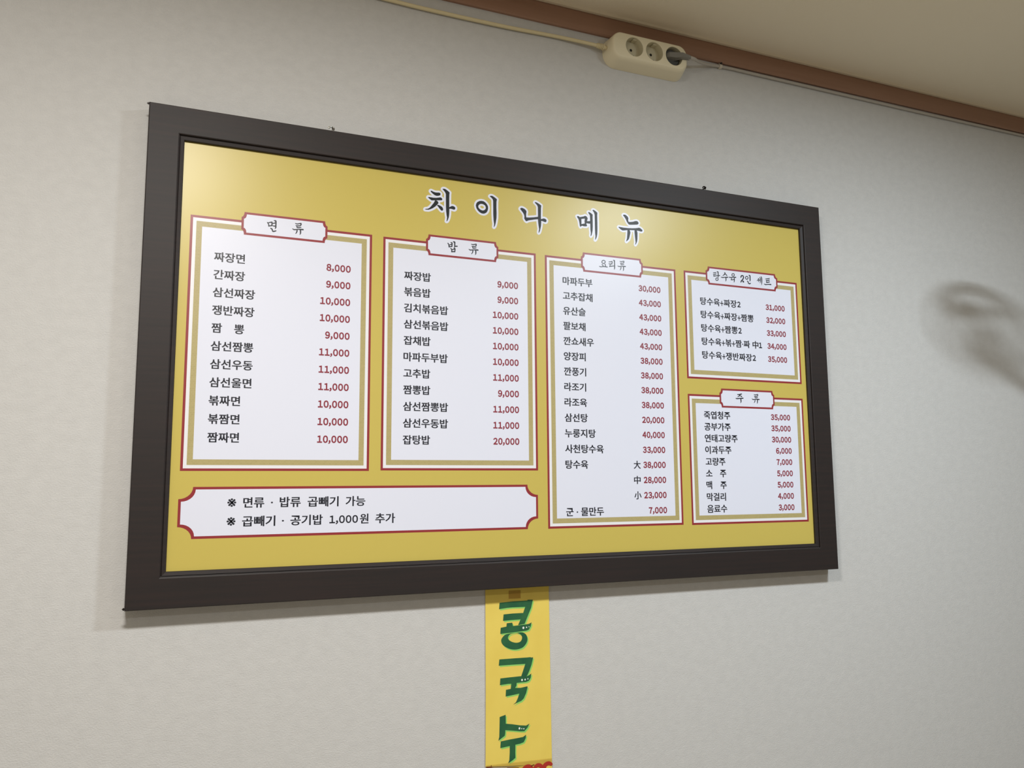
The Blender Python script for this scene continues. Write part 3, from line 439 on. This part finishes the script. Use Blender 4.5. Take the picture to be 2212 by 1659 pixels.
# ------------------------------------------------------------------ the yellow paper banner below
YW = -.0022
bn = thing('paper_banner', 'narrow yellow paper strip with green hand-painted letters, hanging down from under the menu board', 'paper sign', (.733, 0, -.35))
bm = bmesh.new()
L_ = [(.6615, .04), (.6616, -.10), (.6618, -.20), (.6610, -.32), (.6606, -.345)]; R_ = [(.8030, .04), (.8035, -.05), (.8043, -.18), (.8054, -.3365), (.8055, -.36)]
add_sheet(bm, L_ + R_[::-1], YW, YW + .0006)
obj('paper', bm, M_PAPER, bn)
for n0, n1, d0, d1 in ((0, 3, 0, 3), (3, 5, 3, 6), (5, 7, 6, 9)):
    dk = bmesh.new(); lg = bmesh.new(); yk = 0
    for kind, *lps in BANNER[n0:n1]:
        mm = [[(a / 1000, b / 1000) for a, b in lp] for lp in lps]
        if kind == 'ring': mm = [catmull(lp[-1:] + lp + lp[:2], 4)[4:-5] for lp in mm]
        add_poly(dk, mm, YW - .0003 - yk); add_poly(lg, [[(a + .0023, b - .0027) for a, b in lp] for lp in mm], YW - .0002 - yk); yk += 2e-6
    le = obj('green_letter', dk, M_GREEN, bn)
    obj('letter_shade', lg, M_LGREEN, le)['label'] = 'light green edge'
    bm = bmesh.new()
    for a, b, d in DOTS[d0:d1]: add_disc(bm, a / 1000, b / 1000, d / 2000, YW - .0004, 14, 0, 1.15)
    obj('white_dots', bm, M_WDOT, le)
bm = bmesh.new(); add_sheet(bm, [(a / 1000, b / 1000) for a, b in TAPE][::-1], YW - .0006, YW - .0005)
tag(obj('adhesive_tape', bm, M_TAPE), 'small brown tape piece at the top of the yellow paper banner', 'tape')
# a second sheet taped under it, red writing just in view
sh = thing('price_paper', 'lower yellow sheet with red writing, taped under the green-lettered banner', 'paper sign', (.733, 0, -.5))
(fa, fb), E_ = SHEET['fold'], SHEET['edge']
sl = (E_[2][1] - E_[0][1]) / (E_[2][0] - E_[0][0]); ez = lambda x: (E_[0][1] + sl * (x * 1000 - E_[0][0])) / 1000
bm = bmesh.new(); add_sheet(bm, [(.6603, -.5), (.8052, -.5), (.8052, ez(.8052)), (.6603, ez(.6603))], YW - .0011, YW - .0006)
obj('paper', bm, M_PAPER, sh)
bm = bmesh.new()
for i, s in enumerate(SHEET['red']): add_stroke(bm, [(a / 1000, b / 1000, w / 1000) for a, b, w in s], YW - .0019 - i * 6e-6)
obj('red_lettering', bm, M_RPAINT, sh)
for n0, n1 in ((0, 1), (1, 5), (5, 6)):
    bm = bmesh.new()
    for i, s in enumerate(SHEET['brown'][n0:n1]): add_stroke(bm, [(a / 1000, b / 1000, w / 1000) for a, b, w in s], YW - .0019 - i * 6e-6)
    obj('brown_mark', bm, M_BPAINT, sh)
bm = bmesh.new(); add_sheet(bm, [(.6610, ez(.661) - .003), (.8050, ez(.805) - .003), (.8050, fb[1] / 1000), (.6610, fa[1] / 1000)], YW - .0017, YW - .0016)
tag(obj('adhesive_tape', bm, M_CTAPE), 'clear tape band across the joint between the two yellow papers', 'tape')

# ------------------------------------------------------------------ the power strip
ps = thing('power_strip', 'ivory three-socket power strip fixed to the wall under the brown moulding', 'power strip', (1.0695, 0, 1.2143))
bm = bmesh.new(); FC = (1.0685, 1.2190)
secs = [(1.0715, 1.2143, .222, .0725, .030, -.0003), (1.0714, 1.2145, .220, .0715, .030, -.005), (1.0695, 1.2172, .209, .0655, .026, -.030), (1.0693, 1.2175, .208, .0650, .026, -.0325), (1.0690, 1.2182, .2055, .0630, .0245, -.0360), (FC[0], 1.2188, .2010, .0600, .022, -.0392), (FC[0], FC[1], .1965, .0572, .0205, -.0403), (FC[0], FC[1], .194, .0560, .020, -.0405)]
rs = loft(bm, [[(x, y, z) for x, z in rrect(cx, cz, w, h, r)] for cx, cz, w, h, r, y in secs])
holes = [(1.0240, 1.2196), (1.0785, 1.2194), (1.1332, 1.2192)]; SR = .0236
circ = lambda c, r, n=40: [(c[0] + r * math.cos(2 * math.pi * k / n), c[1] + r * math.sin(2 * math.pi * k / n)) for k in range(n)]
add_poly(bm, [rrect(FC[0], FC[1], .194, .0560, .020)] + [circ(h, SR)[::-1] for h in holes], -.0405)
bmesh.ops.remove_doubles(bm, verts=bm.verts, dist=1e-6); bmesh.ops.recalc_face_normals(bm, faces=bm.faces)
body = obj('body', bm, M_IVORY, ps)
for p in body.data.polygons: p.use_smooth = abs(p.normal.y) < .999
for h in holes:
    bm = bmesh.new(); n = 40
    loft(bm, [[(x, y, z) for x, z in circ(h, r, n)] for r, y in ((SR, -.0405), (SR - .0006, -.0400), (SR - .0014, -.0235))])
    add_poly(bm, [circ(h, SR - .0014, n)], -.0235)
    bmesh.ops.remove_doubles(bm, verts=bm.verts, dist=1e-6)
    so = obj('socket', bm, M_IVORY2, ps)
    if h is not holes[2]:
        bm = bmesh.new(); add_disc(bm, h[0], h[1], .0034, -.0238, 16); obj('pin_hole', bm, M_HOLE, so)
        for s in (1, -1):
            bm = bmesh.new(); add_box(bm, h[0] - .0045 + .004 * s, h[0] + .0045 + .004 * s, -.036, -.0236, h[1] + s * .0205 - .0012, h[1] + s * .0205 + .0012); obj('earth_clip', bm, M_DGREY if s < 0 else M_IVORY2, so)
bm = bmesh.new()                                      # seam mark on the left end
add_stroke(bm, [(.9640, 1.2010, .0012), (.9760, 1.2075, .0012)], -.0325)
bm.free()
bm = bmesh.new(); add_tube(bm, [(-.9, -.0055, 1.226), (-.4, -.0055, 1.2275), (.05, -.0055, 1.226), (.30, -.0055, 1.2245), (.4477, -.0055, 1.2212), (.5082, -.0055, 1.2196), (.6127, -.0055, 1.2190), (.7222, -.0055, 1.2200), (.8369, -.006, 1.2235), (.92, -.012, 1.2205), (.9640, -.016, 1.2165)], .0041, 10, 6)
obj('power_cable', bm, M_CABLE, ps, True)['label'] = 'cream cable running off to the left'
bm = bmesh.new()
for k in range(5):
    f = k / 4; add_tube(bm, [(.9400 + .0135 * f - .001, -.0138 - .0012 * f, 1.2190 - .0013 * f), (.9400 + .0135 * f + .001, -.0140 - .0012 * f, 1.2189 - .0013 * f)], .0058 + .0016 * f, 12, 2)
add_tube(bm, [(.938, -.0136, 1.2192), (.96, -.0155, 1.2170)], .0050, 12, 3)
obj('strain_relief', bm, M_CABLE, ps)

# ------------------------------------------------------------------ grey plug and cable
pl = thing('plugged_cable', 'grey plug in the right socket of the power strip with its grey cable', 'power cable', (1.1332, 0, 1.2192))
h = holes[2]
bm = bmesh.new()
loft(bm, [[(x, y, z) for x, z in circ(h, r, 32)] for r, y in ((.0200, -.0240), (.0205, -.0300), (.0195, -.0312))]); add_poly(bm, [circ(h, .0195, 32)], -.0312)
bmesh.ops.remove_doubles(bm, verts=bm.verts, dist=1e-6); obj('plug_face', bm, M_DGREY, pl)
bm = bmesh.new()
loft(bm, [[(h[0] + dx, y - (w_ if k in (2, 3) else 0), h[1] + .002 + zz) for k, (w_, zz) in enumerate(((0, -hh), (0, -hh * .9), (tt, -hh * .7), (tt, hh * .7), (0, hh * .9), (0, hh)))] for dx, y, tt, hh in ((-.0175, -.0300, .004, .0065), (-.012, -.0310, .010, .0085), (.004, -.0315, .0135, .0095), (.018, -.0414, .0100, .0080), (.030, -.0414, .0090, .0062), (.042, -.0412, .0080, .0052))])
bmesh.ops.holes_fill(bm, edges=[e for e in bm.edges if e.is_boundary]); bmesh.ops.recalc_face_normals(bm, faces=bm.faces)
bmesh.ops.bevel(bm, geom=bm.edges[:], offset=.0012, segments=2, affect='EDGES', clamp_overlap=True)
obj('plug_body', bm, M_GREY, pl)
bm = bmesh.new(); add_tube(bm, [(1.1700, -.0450, 1.2213), (1.190, -.0420, 1.2225), (1.215, -.027, 1.2275), (1.245, -.014, 1.2345), (1.270, -.007, 1.2400), (1.2937, -.0045, 1.2428), (1.34, -.0044, 1.2440), (1.3865, -.0044, 1.2437), (1.6807, -.0044, 1.2432), (2.0016, -.0044, 1.2430), (2.41, -.0044, 1.2445), (3.0, -.0044, 1.2445), (4.39, -.0044, 1.2445)], lambda t: .0036 if t > .12 else .0036 + .0014 * (1 - t / .12), 10, 8)
obj('cable', bm, M_GCABLE, pl, True)
cl = thing('cable_clip', 'small nailed clip holding the grey cable right of the power strip', 'cable clip', (1.2937, 0, 1.2428))
bm = bmesh.new(); prof = [(1.2375, -.0002), (1.2375, -.0055), (1.2395, -.0095), (1.2440, -.0100), (1.2470, -.0085), (1.2500, -.0060), (1.2500, -.0002), (1.2473, -.0002), (1.2470, -.0060), (1.2428, -.0086), (1.2393, -.0060), (1.2390, -.0002)]
loft(bm, [[(1.2900, y, z) for z, y in prof], [(1.2975, y, z) for z, y in prof]]); bmesh.ops.holes_fill(bm, edges=[e for e in bm.edges if e.is_boundary]); bmesh.ops.recalc_face_normals(bm, faces=bm.faces)
obj('clip_body', bm, M_CLIP, cl)
bm = bmesh.new(); add_tube(bm, [(1.2945, -.0062, 1.2492), (1.2945, -.0095, 1.2492), (1.2945, -.0105, 1.2492)], .0024, 10, 3); obj('nail', bm, M_NAIL, cl)

# ------------------------------------------------------------------ an unseen fan added at the right, shaped to cast the soft wall shadow
fan = thing('shadow_fan', 'fan shape added out of view right of the menu board to cast the soft wall shadow', 'shadow caster', (2.50, 0, .45))
FX, FY, FZ, FR = 2.000, -.45, .878, .119
M_FAN = mat('shadow_fan_plastic', (222, 222, 216), 0.4)
TILT = Matrix.Translation((FX, FY, FZ)) @ Vector((0, -1, 0)).rotation_difference(Vector((-.05, -.10, .99))).to_matrix().to_4x4() @ Matrix.Translation((-FX, -FY, -FZ))
def fan_part(name, bm, smooth=False):
    bmesh.ops.transform(bm, matrix=TILT, verts=bm.verts); return obj(name, bm, M_FAN, fan, smooth)
def close(bm):
    bmesh.ops.holes_fill(bm, edges=[e for e in bm.edges if e.is_boundary]); bmesh.ops.recalc_face_normals(bm, faces=bm.faces)
bm = bmesh.new(); loft(bm, [[(x, y, z) for x, z in rrect(2.50, .45, w, hh, .02)] for w, hh, y in ((.07, .11, -.0005), (.07, .11, -.018), (.06, .10, -.022))]); close(bm)
obj('wall_bracket', bm, M_FAN, fan)
bm = bmesh.new(); add_tube(bm, [(2.50, -.015, .45), (2.46, -.08, .47), (2.32, -.22, .58), (2.12, -.38, .73), (2.010, -.445, .822)], .012, 12, 6); obj('arm', bm, M_FAN, fan, True)
cy = lambda r, y, n=24: [(FX + r * math.cos(2 * math.pi * k / n), y, FZ + r * math.sin(2 * math.pi * k / n)) for k in range(n)]
bm = bmesh.new(); loft(bm, [cy(.014, -.390), cy(.024, -.397), cy(.027, -.41), cy(.027, -.428), cy(.020, -.434)]); close(bm); fan_part('motor', bm, True)
bm = bmesh.new()
for y, r in ((-.443, FR), (-.457, FR)):
    P = [Vector(p) for p in cy(r, y, 36)]
    for k in range(36): add_tube(bm, [P[k], P[(k + 1) % 36]], .0040, 6, 1)
for k in range(28):
    a = 2 * math.pi * k / 28; c, s = math.cos(a), math.sin(a)
    for y in (-.436, -.474): add_tube(bm, [(FX + .03 * c, y, FZ + .03 * s), (FX + .09 * c, y, FZ + .09 * s), (FX + FR * c, -.45 + (y + .45) * .4, FZ + FR * s)], .0007, 5, 2)
fan_part('guard', bm)
bm = bmesh.new(); loft(bm, [cy(.020, -.472), cy(.020, -.478), cy(.015, -.481)]); close(bm); fan_part('guard_badge', bm)
for k in range(3):
    bm = bmesh.new(); a0 = 2 * math.pi * k / 3 + .5; front = []; back = []
    for i in range(7):
        r = .022 + .070 * i / 6; w = .10 + .20 * math.sin(math.pi * (.15 + .75 * i / 6))
        for s, lst, y in ((-1, front, -.462), (1, back, -.446)): lst.append((FX + r * math.cos(a0 + s * w), y, FZ + r * math.sin(a0 + s * w)))
    va = [bm.verts.new(p) for p in front]; vb = [bm.verts.new(p) for p in back]
    for i in range(6): bm.faces.new((va[i], va[i + 1], vb[i + 1], vb[i]))
    bmesh.ops.solidify(bm, geom=bm.faces[:], thickness=.002); fan_part('blade', bm)
